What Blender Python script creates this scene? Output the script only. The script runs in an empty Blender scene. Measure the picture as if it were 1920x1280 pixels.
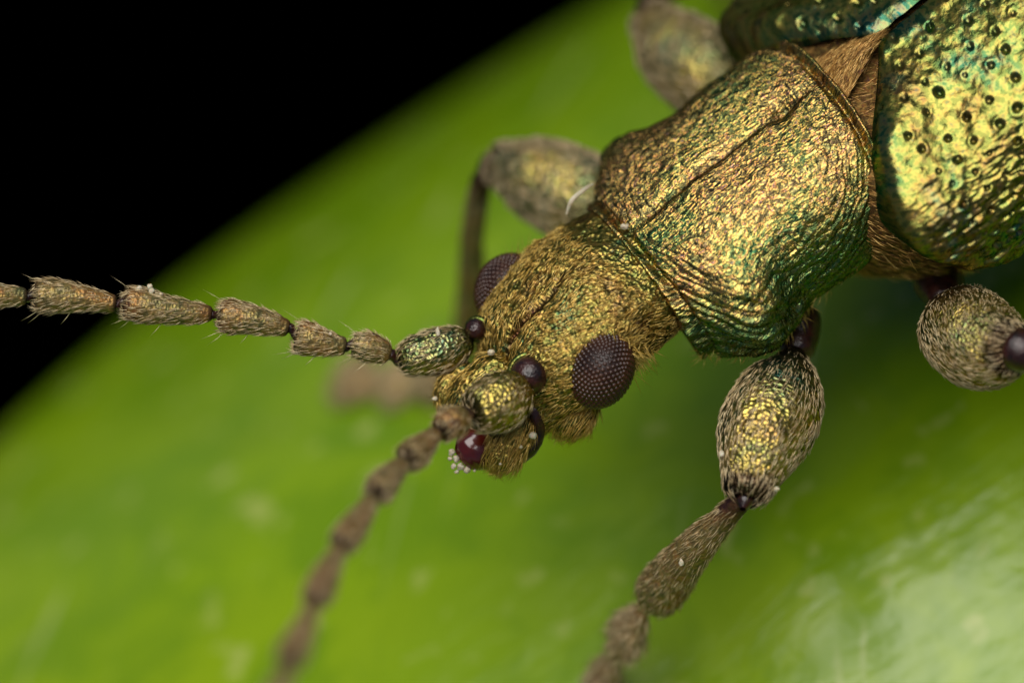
# Macro photograph: a metallic bronze-green reed beetle standing on a glossy green leaf.
# 1 Blender unit = 1 mm (unit scale set below).
import bpy, bmesh, math
import numpy as np
from mathutils import Vector, Matrix

rng = np.random.default_rng(7)
scene = bpy.context.scene
COL = scene.collection
scene.unit_settings.system = 'METRIC'
scene.unit_settings.scale_length = 0.001
scene.unit_settings.length_unit = 'MILLIMETERS'

# ----------------------------------------------------------------------------- camera, sky, sun
PXMM = 250.0          # photograph pixels per millimetre in the plane of focus
DIST = 60.0           # camera to plane of focus
UPC = np.array([-0.361, 0.546, 0.756]); UPC /= np.linalg.norm(UPC)      # the leaf's up, seen from the camera
FWD = np.array([0, 0, -1.0]); YC = FWD - FWD.dot(UPC) * UPC; YC /= np.linalg.norm(YC)
XC = np.cross(YC, UPC)
M = np.array([XC, YC, UPC])                # camera axes -> world axes
ZOFF = 3.25                                # the leaf under the beetle lies at z = 0

def to_world(P):
    return np.asarray(P, float) @ M.T + np.array([0, 0, ZOFF])

cam_d = bpy.data.cameras.new('camera')
cam = bpy.data.objects.new('camera', cam_d); COL.objects.link(cam)
mw = Matrix(M.tolist()).to_4x4()
mw.translation = Vector(to_world([0, 0, DIST]).tolist())
cam.matrix_world = mw
cam_d.sensor_width = 36.0; cam_d.sensor_fit = 'HORIZONTAL'
cam_d.lens = 36.0 * DIST / (1920.0 / PXMM)
cam_d.clip_start = 1.0; cam_d.clip_end = 5000.0
cam_d.dof.use_dof = True
cam_d.dof.focus_distance = DIST + 0.12
cam_d.dof.aperture_fstop = cam_d.lens * 1e-3 / 2.6
cam_d.dof.aperture_blades = 0
scene.camera = cam

SUN_CAM = np.array([-0.20, 0.50, 0.84]); SUN_CAM /= np.linalg.norm(SUN_CAM)
SUN_W = M @ SUN_CAM
sun_d = bpy.data.lights.new('sun', 'SUN')
sun_d.energy = 3.6; sun_d.angle = math.radians(55); sun_d.color = (1.0, 0.96, 0.9)
sun = bpy.data.objects.new('sun', sun_d); COL.objects.link(sun)
sun.rotation_euler = Vector(SUN_W.tolist()).to_track_quat('Z', 'Y').to_euler()
sun.location = (0, 0, 100)

world = bpy.data.worlds.new('World'); scene.world = world
world.use_nodes = True
wn = world.node_tree
sky = wn.nodes.new('ShaderNodeTexSky'); sky.sky_type = 'NISHITA'; sky.sun_disc = False
sky.sun_elevation = math.asin(SUN_W[2]); sky.sun_rotation = math.atan2(SUN_W[0], SUN_W[1])
wn.links.new(sky.outputs[0], wn.nodes['Background'].inputs[0])
wn.nodes['Background'].inputs[1].default_value = 0.036
scene.view_settings.view_transform = 'Standard'
scene.view_settings.look = 'None'
scene.view_settings.exposure = 0.1
scene.view_settings.gamma = 1.0
scene.view_settings.use_curve_mapping = False
scene.cycles.max_bounces = 8
scene.cycles.sample_clamp_indirect = 6.0
scene.cycles.use_denoising = True

# ----------------------------------------------------------------------------- coordinates
def PX(px, py, d=0.0):
    """camera-space point seen at photograph pixel px,py, d mm in front of the plane of focus"""
    k = (DIST - d) / DIST
    return np.array([(px - 960) / PXMM * k, (640 - py) / PXMM * k, d])

AX = np.array([-0.8, -0.6, 0.05]); AX /= np.linalg.norm(AX)             # towards the head
NX = UPC - UPC.dot(AX) * AX; NX /= np.linalg.norm(NX)                   # dorsal
LX = np.cross(NX, AX)                                                   # beetle's left
ORG = PX(1408, 377, -0.72)
def BP(s, l, h):
    s, l, h = np.broadcast_arrays(np.asarray(s, float), l, h)
    return ORG + (s[..., None] * AX + l[..., None] * LX + h[..., None] * NX) / PXMM
yaw, dfl = math.radians(8), math.radians(12)
_a = AX * math.cos(yaw) + LX * math.sin(yaw)
HL = LX * math.cos(yaw) - AX * math.sin(yaw)
HA = _a * math.cos(dfl) - NX * math.sin(dfl)
HN = NX * math.cos(dfl) + _a * math.sin(dfl)
HORG = BP(250, 10, 0) + (PX(1200, 516, 0) - BP(250, 10, 0)) * np.array([1, 1, 0])
def HP(s, l, h):
    s, l, h = np.broadcast_arrays(np.asarray(s, float), l, h)
    return HORG + (s[..., None] * HA + l[..., None] * HL + h[..., None] * HN) / PXMM

# leaf surface, in world coordinates
LEAF_Y0 = 0.8
def leaf_z(x, y):
    d = np.maximum(LEAF_Y0 - y, 0.0)
    e = np.maximum(y - LEAF_Y0, 0.0)
    z = -0.26 * (np.sqrt(d * d + 2.0 ** 2) - 2.0) - 0.057 * e * e
    z = z + 0.05 * np.sin(x * 0.55 + 0.6) * np.cos(y * 0.35)
    z = z + 0.17 * np.exp(-((x - 0.95) / 0.62) ** 2 - ((y + 0.95) / 0.85) ** 2)
    return z
def leaf_depth(px, py):
    lo, hi = -14.0, 6.0
    for _ in range(50):
        m = 0.5 * (lo + hi)
        w = to_world(PX(px, py, m))
        if w[2] > leaf_z(w[0], w[1]): hi = m
        else: lo = m
    return 0.5 * (lo + hi)

# ----------------------------------------------------------------------------- noise and interpolation
def _hash(ix, iy, iz, seed):
    h = (ix * 374761393 + iy * 668265263 + iz * 2147483647 + seed * 144665) & 0xffffffff
    h = ((h ^ (h >> 13)) * 1274126177) & 0xffffffff
    h = h ^ (h >> 16)
    return (h & 0xffff) / 32767.5 - 1.0
def vnoise(x, y, z=0.0, seed=0):
    x, y, z = np.broadcast_arrays(np.asarray(x, float), y, z)
    fx, fy, fz = np.floor(x), np.floor(y), np.floor(z)
    ix, iy, iz = fx.astype(np.int64), fy.astype(np.int64), fz.astype(np.int64)
    u, v, w = x - fx, y - fy, z - fz
    u = u * u * (3 - 2 * u); v = v * v * (3 - 2 * v); w = w * w * (3 - 2 * w)
    r = 0
    for a in (0, 1):
        for b in (0, 1):
            for c in (0, 1):
                r = r + _hash(ix + a, iy + b, iz + c, seed) * (u if a else 1 - u) * (v if b else 1 - v) * (w if c else 1 - w)
    return r
def fbm(x, y, z=0.0, seed=0, oct=3):
    r, a = 0, 1.0
    for k in range(oct):
        r = r + a * vnoise(x * 2 ** k, y * 2 ** k, np.asarray(z) * 2 ** k, seed + k)
        a *= 0.5
    return r
def pchip(x, xs, ys):
    xs = np.asarray(xs, float); ys = np.asarray(ys, float)
    h = np.diff(xs); dl = np.diff(ys) / h
    m = np.zeros_like(ys)
    for i in range(1, len(xs) - 1):
        if dl[i - 1] * dl[i] > 0:
            w1, w2 = 2 * h[i] + h[i - 1], h[i] + 2 * h[i - 1]
            m[i] = (w1 + w2) / (w1 / dl[i - 1] + w2 / dl[i])
    m[0], m[-1] = dl[0], dl[-1]
    x = np.clip(x, xs[0], xs[-1])
    i = np.clip(np.searchsorted(xs, x, side='right') - 1, 0, len(xs) - 2)
    t = (x - xs[i]) / h[i]
    return ((1 + 2 * t) * (1 - t) ** 2 * ys[i] + t * (1 - t) ** 2 * h[i] * m[i]
            + t * t * (3 - 2 * t) * ys[i + 1] + t * t * (t - 1) * h[i] * m[i + 1])
def nrm(v):
    return v / np.maximum(np.linalg.norm(v, axis=-1, keepdims=True), 1e-12)
def gauss(x, s):
    return np.exp(-(x / s) ** 2)

# ----------------------------------------------------------------------------- materials
def material(name):
    m = bpy.data.materials.new(name); m.use_nodes = True
    nt = m.node_tree
    return m, nt, nt.nodes['Principled BSDF']
class NB:
    def __init__(s, nt): s.nt = nt
    def n(s, t, **kw):
        nd = s.nt.nodes.new(t)
        for k, v in kw.items():
            if k.startswith('i_'): nd.inputs[k[2:].replace('_', ' ')].default_value = v
            else: setattr(nd, k, v)
        return nd
    def l(s, a, b): s.nt.links.new(a, b)
    def noise(s, vec, scale, detail=2.0, rough=0.5, dist=0.0):
        nd = s.n('ShaderNodeTexNoise'); nd.inputs['Scale'].default_value = scale
        nd.inputs['Detail'].default_value = detail; nd.inputs['Roughness'].default_value = rough
        nd.inputs['Distortion'].default_value = dist
        if vec is not None: s.l(vec, nd.inputs['Vector'])
        return nd.outputs['Fac']
    def ramp(s, fac, stops):
        nd = s.n('ShaderNodeValToRGB'); cr = nd.color_ramp
        while len(cr.elements) > 1: cr.elements.remove(cr.elements[-1])
        cr.elements[0].position = stops[0][0]; cr.elements[0].color = (*stops[0][1], 1)
        for p, c in stops[1:]:
            e = cr.elements.new(p); e.color = (*c, 1)
        s.l(fac, nd.inputs['Fac']); return nd.outputs['Color']
    def mix(s, fac, a, b, mode='MIX'):
        nd = s.n('ShaderNodeMix', data_type='RGBA', blend_type=mode)
        for sock, v in ((nd.inputs[0], fac), (nd.inputs[6], a), (nd.inputs[7], b)):
            if hasattr(v, 'is_linked'): s.l(v, sock)
            elif isinstance(v, tuple): sock.default_value = (*v, 1)
            else: sock.default_value = v
        return nd.outputs[2]
    def math(s, op, a, b=None, clamp=False):
        nd = s.n('ShaderNodeMath', operation=op); nd.use_clamp = clamp
        for k, v in ((0, a), (1, b)):
            if v is None: continue
            if hasattr(v, 'is_linked'): s.l(v, nd.inputs[k])
            else: nd.inputs[k].default_value = v
        return nd.outputs[0]
    def bump(s, h, strength, dist, normal=None):
        nd = s.n('ShaderNodeBump'); nd.inputs['Strength'].default_value = strength
        nd.inputs['Distance'].default_value = dist; s.l(h, nd.inputs['Height'])
        if normal is not None: s.l(normal, nd.inputs['Normal'])
        return nd.outputs['Normal']
    def vmul(s, vec, v):
        nd = s.n('ShaderNodeVectorMath', operation='MULTIPLY'); s.l(vec, nd.inputs[0]); nd.inputs[1].default_value = v
        return nd.outputs[0]
    def attr(s, name):
        return s.n('ShaderNodeAttribute', attribute_name=name)

def metal_material(name, stops, hue_scale=5.0, fleck=0.5, rough=0.3, bump=0.5, bscale=26.0, stretch=(1, 0.25, 1),
                   cell=0.0, cscale=30.0, edge=(0.06, 0.14, 0.09), metallic=0.95, fine=60.0, bdist=0.05, ridge=False):
    """iridescent cuticle: hue drifts with noise, wrinkles run along the 'flow' attribute, 'tint' darkens to maroon"""
    m, nt, bs = material(name); b = NB(nt)
    flow = b.attr('flow').outputs['Vector']; tint = b.attr('tint').outputs['Color']
    geo = b.n('ShaderNodeTexCoord').outputs['Object']
    big = b.noise(geo, hue_scale, 3, 0.6, 0.4)
    col = b.ramp(big, stops)
    st = b.vmul(flow, stretch)
    wr = b.noise(st, bscale, 3, 0.6, 0.35)
    fl = b.noise(b.vmul(flow, tuple(0.5 + 0.5 * x for x in stretch)), fine, 2, 0.6)
    fcol = b.ramp(fl, [(0.30, (0.006, 0.02, 0.02)), (0.44, (0.03, 0.06, 0.03)), (0.52, (0.56, 0.42, 0.11)), (0.60, (0.60, 0.26, 0.07)), (0.70, (0.10, 0.07, 0.12)), (0.80, (0.02, 0.02, 0.04))])
    col = b.mix(fleck, col, fcol)
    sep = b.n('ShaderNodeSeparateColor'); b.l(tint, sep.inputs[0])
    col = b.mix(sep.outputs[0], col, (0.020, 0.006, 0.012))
    col = b.mix(sep.outputs[1], col, (0.16, 0.035, 0.02))
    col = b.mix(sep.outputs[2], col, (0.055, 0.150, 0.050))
    b.l(col, bs.inputs['Base Color'])
    bs.inputs['Metallic'].default_value = metallic
    bs.inputs['Specular Tint'].default_value = (*edge, 1)
    rr = b.math('MULTIPLY_ADD', fl, 0.25); nd = rr.node; nd.inputs[2].default_value = rough - 0.1
    b.l(rr, bs.inputs['Roughness'])
    if ridge:
        wr = b.math('POWER', b.math('MULTIPLY', b.math('ABSOLUTE', b.math('SUBTRACT', wr, 0.5)), 3.0), 0.7)
    nrmout = b.bump(wr, bump, bdist)
    if cell:
        vo = b.n('ShaderNodeTexVoronoi', feature='F1'); vo.inputs['Scale'].default_value = cscale
        b.l(flow, vo.inputs['Vector'])
        nrmout = b.bump(b.math('POWER', vo.outputs['Distance'], 1.5), cell, 0.03, nrmout)
    b.l(nrmout, bs.inputs['Normal'])
    return m

GOLD, BRONZE, GREEN, TEAL, COPPER, DARK = (0.62, 0.42, 0.08), (0.40, 0.24, 0.07), (0.14, 0.30, 0.05), (0.05, 0.24, 0.18), (0.52, 0.22, 0.06), (0.03, 0.04, 0.03)
MAT = {}
MAT['pronotum'] = metal_material('bronze_cuticle', [(0.30, (0.082, 0.242, 0.077)), (0.42, (0.290, 0.298, 0.077)), (0.50, (0.372, 0.264, 0.088)), (0.58, (0.414, 0.220, 0.088)), (0.66, (0.310, 0.298, 0.088)), (0.76, (0.082, 0.242, 0.154))],
                                 hue_scale=1.6, fleck=0.66, rough=0.21, bump=1.0, bscale=23.0, stretch=(1, 0.36, 1), fine=32.0, bdist=0.009, ridge=True)
MAT['elytron'] = metal_material('golden_green_cuticle', [(0.30, (0.010, 0.080, 0.074)), (0.40, (0.041, 0.118, 0.049)), (0.48, (0.117, 0.158, 0.034)), (0.55, (0.158, 0.158, 0.030)), (0.62, (0.130, 0.097, 0.025)), (0.72, (0.035, 0.123, 0.069))],
                                hue_scale=1.5, fleck=0.22, rough=0.27, bump=0.6, bscale=16.0, stretch=(1, 0.7, 1), fine=18.0, bdist=0.014, edge=(0.12, 0.40, 0.34))
MAT['head'] = metal_material('granular_gold_cuticle', [(0.30, (0.029, 0.120, 0.065)), (0.44, (0.143, 0.153, 0.033)), (0.55, (0.239, 0.185, 0.038)), (0.68, (0.143, 0.082, 0.033))],
                             hue_scale=2.2, fleck=0.3, rough=0.33, bump=0.4, bscale=18.0, stretch=(1, 0.5, 1), cell=0.45, cscale=34.0, fine=22.0)
MAT['leg'] = metal_material('leg_cuticle', [(0.30, (0.046, 0.160, 0.110)), (0.45, (0.188, 0.220, 0.070)), (0.56, (0.413, 0.330, 0.070)), (0.70, (0.234, 0.130, 0.050))],
                            hue_scale=1.8, fleck=0.25, rough=0.28, bump=0.2, bscale=14.0, stretch=(1, 0.6, 1), cell=0.5, cscale=34.0, fine=20.0)
MAT['antenna'] = metal_material('antenna_cuticle', [(0.30, (0.12, 0.12, 0.05)), (0.48, (0.22, 0.16, 0.06)), (0.58, (0.30, 0.15, 0.05)), (0.70, (0.12, 0.05, 0.05))],
                                hue_scale=2.5, fleck=0.2, rough=0.36, bump=0.25, bscale=16.0, stretch=(1, 0.5, 1), cell=0.3, cscale=40.0, metallic=0.6, fine=20.0)
MAT['pleura'] = metal_material('brown_side_cuticle', [(0.30, (0.04, 0.018, 0.006)), (0.55, (0.09, 0.04, 0.012)), (0.70, (0.05, 0.03, 0.01))],
                               hue_scale=3.0, fleck=0.15, rough=0.45, bump=0.4, bscale=18.0, metallic=0.5, fine=20.0)

def hair_material(name, stops, metallic=0.35, rough=0.35):
    m, nt, bs = material(name); b = NB(nt)
    tint = b.attr('tint').outputs['Fac']
    col = b.ramp(tint, stops); b.l(col, bs.inputs['Base Color'])
    bs.inputs['Metallic'].default_value = metallic; bs.inputs['Roughness'].default_value = rough
    bs.inputs['Specular IOR Level'].default_value = 0.6
    return m
MAT['hair_gold'] = hair_material('golden_setae', [(0.0, (0.30, 0.16, 0.03)), (0.5, (0.66, 0.42, 0.08)), (1.0, (0.88, 0.64, 0.20))], 0.5, 0.3)
MAT['hair_pale'] = hair_material('pale_setae', [(0.0, (0.28, 0.19, 0.09)), (0.5, (0.60, 0.44, 0.22)), (1.0, (0.80, 0.66, 0.40))], 0.25, 0.35)
MAT['hair_brown'] = hair_material('brown_setae', [(0.0, (0.12, 0.05, 0.012)), (0.5, (0.52, 0.27, 0.06)), (1.0, (0.85, 0.56, 0.18))], 0.4, 0.32)

def gloss_material(name, c0, c1, rough, scale, bump=0.15, coat=0.0, metallic=0.0, sss=0.0, spec=0.5):
    m, nt, bs = material(name); b = NB(nt)
    geo = b.n('ShaderNodeTexCoord').outputs['Object']
    f = b.noise(geo, scale, 3, 0.6)
    b.l(b.ramp(f, [(0.35, c0), (0.65, c1)]), bs.inputs['Base Color'])
    bs.inputs['Roughness'].default_value = rough; bs.inputs['Coat Weight'].default_value = coat
    bs.inputs['Metallic'].default_value = metallic; bs.inputs['Specular IOR Level'].default_value = spec
    if sss:
        bs.inputs['Subsurface Weight'].default_value = sss; bs.inputs['Subsurface Scale'].default_value = 0.05
    b.l(b.bump(b.noise(geo, scale * 4, 2, 0.5), bump, 0.02), bs.inputs['Normal'])
    return m
MAT['joint'] = gloss_material('dark_maroon_joint', (0.007, 0.003, 0.003), (0.036, 0.009, 0.006), 0.28, 12.0, 0.35, 0.0)
MAT['labrum'] = gloss_material('red_brown_gloss', (0.035, 0.004, 0.003), (0.09, 0.008, 0.005), 0.24, 5.0, 0.05, 0.5)
MAT['eye'] = gloss_material('eye_base', (0.005, 0.002, 0.002), (0.016, 0.005, 0.003), 0.4, 8.0)
MAT['facet'] = gloss_material('eye_facet', (0.020, 0.006, 0.003), (0.05, 0.016, 0.006), 0.09, 7.0, 0.0, 0.0, spec=0.5)
MAT['pollen'] = gloss_material('pollen', (0.42, 0.36, 0.24), (0.58, 0.52, 0.38), 0.45, 20.0, 0.3, 0.0, sss=0.3)

def leaf_material():
    m, nt, bs = material('glossy_leaf'); b = NB(nt)
    geo = b.n('ShaderNodeTexCoord').outputs['Object']
    f1 = b.noise(geo, 0.16, 3, 0.55, 0.3)
    vein = b.noise(b.vmul(geo, (0.18, 1.2, 1)), 1.1, 3, 0.6, 0.2)
    col = b.ramp(f1, [(0.30, (0.128, 0.222, 0.001)), (0.50, (0.185, 0.300, 0.001)), (0.70, (0.225, 0.320, 0.001))])
    col = b.mix(b.math('MULTIPLY', vein, 0.35), col, (0.09, 0.19, 0.001))
    mot = b.noise(geo, 0.9, 3, 0.6, 0.5)
    col = b.mix(b.ramp(mot, [(0.40, (0.55, 0.55, 0.55)), (0.56, (0, 0, 0))]), col, (0.085, 0.185, 0.001))
    sp = b.noise(geo, 2.6, 2, 0.5)
    col = b.mix(b.ramp(sp, [(0.62, (0, 0, 0)), (0.74, (0.6, 0.6, 0.6))]), col, (0.34, 0.38, 0.10))
    rot = b.n('ShaderNodeVectorRotate', rotation_type='Z_AXIS'); b.l(geo, rot.inputs['Vector']); rot.inputs['Angle'].default_value = -0.95
    scr = b.noise(b.vmul(rot.outputs[0], (0.16, 3.0, 1)), 1.3, 2, 0.5)
    col = b.mix(b.ramp(scr, [(0.66, (0, 0, 0)), (0.72, (0.45, 0.45, 0.45))]), col, (0.34, 0.38, 0.14))
    b.l(col, bs.inputs['Base Color'])
    bs.inputs['Roughness'].default_value = 0.27
    bs.inputs['Specular IOR Level'].default_value = 0.5
    h = b.math('ADD', b.noise(geo, 0.9, 4, 0.6), b.math('MULTIPLY', vein, 0.7))
    b.l(b.bump(h, 0.22, 0.2), bs.inputs['Normal'])
    return m
MAT['leaf'] = leaf_material()
MAT['leaf_rib'] = gloss_material('leaf_rib', (0.16, 0.26, 0.02), (0.22, 0.32, 0.04), 0.35, 1.0)

# ----------------------------------------------------------------------------- mesh helpers
def link(o, parent=None, origin=None):
    COL.objects.link(o)
    if parent is not None: o.parent = parent
    return o
def empty(name, loc, parent=None):
    o = bpy.data.objects.new(name, None); o.empty_display_size = 0.2
    COL.objects.link(o); o.location = loc
    if parent is not None: o.parent = parent
    return o
def tag(o, label=None, category=None, group=None, kind=None):
    for k, v in (('label', label), ('category', category), ('group', group), ('kind', kind)):
        if v: o[k] = v
    return o
BASE = np.zeros(3)          # world position of the thing the meshes are built for

def mesh_obj(name, V, F, mat, parent=None, flow=None, tint=None, cam_space=True, smooth=True):
    """V: (n,3) camera-space mm -> object relative to BASE. F: (m,3|4) int array or list"""
    W = (to_world(V) if cam_space else np.asarray(V, float)) - BASE
    me = bpy.data.meshes.new(name)
    F = np.asarray(F); k = F.shape[1]
    me.vertices.add(len(W)); me.vertices.foreach_set('co', W.astype(np.float32).ravel())
    me.loops.add(F.size); me.loops.foreach_set('vertex_index', F.astype(np.int32).ravel())
    me.polygons.add(len(F)); me.polygons.foreach_set('loop_start', (np.arange(len(F)) * k).astype(np.int32))
    me.polygons.foreach_set('loop_total', np.full(len(F), k, np.int32))
    me.update(calc_edges=True); me.validate()
    if smooth: me.polygons.foreach_set('use_smooth', np.ones(len(me.polygons), bool))
    if flow is not None:
        a = me.attributes.new('flow', 'FLOAT_VECTOR', 'POINT'); a.data.foreach_set('vector', flow.astype(np.float32).ravel())
    if tint is not None:
        if tint.ndim == 1:
            a = me.attributes.new('tint', 'FLOAT', 'POINT'); a.data.foreach_set('value', tint.astype(np.float32))
        else:
            a = me.attributes.new('tint', 'FLOAT_VECTOR', 'POINT'); a.data.foreach_set('vector', tint.astype(np.float32).ravel())
    me.materials.append(mat)
    o = bpy.data.objects.new(name, me); COL.objects.link(o)
    if parent is not None: o.parent = parent
    return o

class Grid:
    """a surface P[u, v] in camera space; v may close on itself"""
    def __init__(s, P, closed=True, out=None):
        s.P = P; s.closed = closed; s.flow = None; s.tint = None
        N = s._cross()
        ref = P - (P.mean(axis=1, keepdims=True) if out is None else out)
        s.sign = 1.0 if (N * ref).sum() >= 0 else -1.0
    def _cross(s):
        du = np.gradient(s.P, axis=0)
        if s.closed: dv = (np.roll(s.P, -1, 1) - np.roll(s.P, 1, 1)) * 0.5
        else: dv = np.gradient(s.P, axis=1)
        s.du, s.dv = du, dv
        return np.cross(du, dv)
    def normals(s):
        return nrm(s._cross()) * s.sign
    def displace(s, d):
        s.P = s.P + s.normals() * (d / PXMM)[..., None]; return s
    def autoflow(s):
        """arc-length coordinates in mm: x along u, y round v"""
        lu = np.concatenate([np.zeros((1, s.P.shape[1])), np.cumsum(np.linalg.norm(np.diff(s.P, axis=0), axis=-1), 0)])
        lu = np.repeat(lu.mean(1, keepdims=True), s.P.shape[1], 1)
        nv = s.P.shape[1]
        c = s.P.mean(1, keepdims=True); r = np.linalg.norm(s.P - c, axis=-1).mean(1, keepdims=True)
        th = np.arange(nv) / nv * 2 * math.pi
        rm = float(np.median(r))
        s.flow = np.stack([lu, rm * np.cos(th)[None] + 0 * lu, rm * np.sin(th)[None] + 0 * lu], -1)
        return s
    def faces(s):
        nu, nv = s.P.shape[:2]
        i = np.arange(nu * nv).reshape(nu, nv)
        if s.closed: a, b_ = i, np.roll(i, -1, 1)
        else: a, b_ = i[:, :-1], i[:, 1:]
        F = np.stack([a[:-1], a[1:], b_[1:], b_[:-1]], -1).reshape(-1, 4)
        return F if s.sign > 0 else F[:, ::-1]
    def build(s, name, mat, parent, **kw):
        if s.flow is None: s.autoflow()
        tint = s.tint if s.tint is not None else np.zeros(s.P.shape[:2] + (3,))
        return mesh_obj(name, s.P.reshape(-1, 3), s.faces(), mat, parent, s.flow.reshape(-1, 3), tint.reshape(-1, 3) if tint.ndim == 3 else tint.ravel(), **kw)

class Hairs:
    """collects tapering three-sided bristles; one mesh per part"""
    def __init__(s): s.V = []; s.T = []; s.n = 0; s.F = []
    def strand(s, root, d, nn, L, r, lift, curl, tint):
        """all arrays of length n; root (n,3) mm, d tangent dir, nn normal; L, r in px"""
        n = len(root)
        if n == 0: return
        L = (np.broadcast_to(L, (n,)) / PXMM)[:, None]; r = (np.broadcast_to(r, (n,)) / PXMM)[:, None]
        lift = np.broadcast_to(lift, (n,))[:, None]; curl = np.broadcast_to(curl, (n,))[:, None]
        side = nrm(np.cross(d, nn))
        pts = []
        for t in (0.0, 0.45, 1.0):
            pts.append(root + d * L * t + nn * L * (lift * t - curl * t * t) - nn * r * (1.0 if t == 0 else 0))
        rings = []
        for k, rad in ((0, 1.0), (1, 0.8)):
            for a in (90, 210, 330):
                ca, sa = math.cos(math.radians(a)), math.sin(math.radians(a))
                rings.append(pts[k] + (side * ca + nn * sa) * r * rad)
        V = np.stack(rings + [pts[2]], 1)                     # n,7,3
        base = np.arange(n)[:, None, None] * 7 + s.n
        loc = np.array([[0, 1, 4], [0, 4, 3], [1, 2, 5], [1, 5, 4], [2, 0, 3], [2, 3, 5], [3, 4, 6], [4, 5, 6], [5, 3, 6]])
        s.F.append((base + loc[None]).reshape(-1, 3)); s.V.append(V.reshape(-1, 3))
        s.T.append(np.repeat(np.broadcast_to(tint, (n,)), 7)); s.n += n * 7
    def grow(s, g, n, L, r, lift=0.25, curl=0.1, dirn=(1, 0), jit=0.25, weight=None, tint=(0.2, 0.9), Lj=0.3):
        """n bristles over Grid g; dirn: (cu, cv) constants or arrays over the grid"""
        P = g.P; N = g.normals(); du = nrm(g.du); dv = nrm(np.cross(N, du)) * g.sign
        nu, nv = P.shape[:2]
        A = np.linalg.norm(g._cross(), axis=-1)
        if weight is not None: A = A * weight
        A[-1] = 0
        if not g.closed: A[:, -1] = 0
        p = A.ravel() / A.sum()
        k = rng.choice(nu * nv, n, p=p)
        iu, iv = k // nv, k % nv
        a, b_ = rng.random(n)[:, None], rng.random(n)[:, None]
        ju, jv = np.minimum(iu + 1, nu - 1), (iv + 1) % nv
        pos = (P[iu, iv] * (1 - a) + P[ju, iv] * a) * (1 - b_) + (P[iu, jv] * (1 - a) + P[ju, jv] * a) * b_
        cu, cv = dirn
        cu = np.broadcast_to(cu, (nu, nv))[iu, iv]; cv = np.broadcast_to(cv, (nu, nv))[iu, iv]
        ang = np.arctan2(cv, cu) + rng.normal(0, jit, n)
        d = du[iu, iv] * np.cos(ang)[:, None] + dv[iu, iv] * np.sin(ang)[:, None]
        Lh = L if np.isscalar(L) else np.broadcast_to(L, (nu, nv))[iu, iv]
        s.strand(pos, d, N[iu, iv], Lh * (1 + rng.uniform(-Lj, Lj, n)), r * (1 + rng.uniform(-0.2, 0.2, n)),
                 lift * (1 + rng.uniform(-0.5, 0.5, n)), curl, rng.uniform(tint[0], tint[1], n))
    def build(s, mat, parent, name='setae'):
        o = mesh_obj(name, np.concatenate(s.V), np.concatenate(s.F), mat, parent, None, np.concatenate(s.T), smooth=False)
        o['kind'] = 'stuff'
        return o

def spline(pts, n):
    """Catmull-Rom through pts (k, m), n samples evenly in parameter"""
    pts = np.asarray(pts, float)
    d = np.concatenate([[0], np.cumsum(np.linalg.norm(np.diff(pts[:, :3], axis=0), axis=1))])
    q = np.linspace(0, d[-1], n) if np.isscalar(n) else np.asarray(n) * d[-1]
    m = np.gradient(pts, d, axis=0) if len(pts) > 2 else np.repeat(((pts[1] - pts[0]) / d[-1])[None], 2, 0)
    i = np.clip(np.searchsorted(d, q, side='right') - 1, 0, len(pts) - 2)
    h = (d[i + 1] - d[i]); t = ((q - d[i]) / h)[:, None]; h = h[:, None]
    return ((1 + 2 * t) * (1 - t) ** 2 * pts[i] + t * (1 - t) ** 2 * h * m[i] + t * t * (3 - 2 * t) * pts[i + 1] + t * t * (t - 1) * h * m[i + 1])

def tube(path, prof, nu=40, nv=28, flat=1.0, ref=(0, 0, 1.0), twist=0.0):
    """path: camera-space points; prof: [(fraction, radius px)]; flat scales the radius along ref"""
    f = 0.5 - 0.5 * np.cos(np.linspace(0, math.pi, nu)); f = 0.6 * f + 0.4 * np.linspace(0, 1, nu)
    C = spline(path, f)
    T = nrm(np.gradient(C, axis=0))
    ref = np.asarray(ref, float)
    side = nrm(np.cross(T, np.broadcast_to(ref, T.shape))); up = np.cross(side, T)
    R = pchip(f, [p[0] for p in prof], [p[1] for p in prof]) / PXMM
    th = np.arange(nv) / nv * 2 * math.pi + twist
    P = C[:, None] + R[:, None, None] * (np.cos(th)[None, :, None] * side[:, None] + flat * np.sin(th)[None, :, None] * up[:, None])
    g = Grid(P, True); g.f = f; g.th = th; g.C = C; g.T = T
    return g

def ellipsoid(c, ax, rad, nu=24, nv=32, pw=1.0):
    """c camera-space, ax three unit axes, rad px; pole along ax[0]"""
    t = np.linspace(0.02, math.pi - 0.02, nu)[:, None]; p = (np.arange(nv) / nv * 2 * math.pi)[None]
    X = np.cos(t) + 0 * p; Y = np.sin(t) * np.cos(p); Z = np.sin(t) * np.sin(p)
    P = c + (X[..., None] * ax[0] * rad[0] + Y[..., None] * ax[1] * rad[1] + Z[..., None] * ax[2] * rad[2]) / PXMM
    return Grid(P, True)

def tint3(shape, a=0, b=0):
    t = np.zeros(shape + (3,)); t[..., 0] = np.clip(a, 0, 1); t[..., 1] = np.clip(b, 0, 1)
    return t

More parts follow.
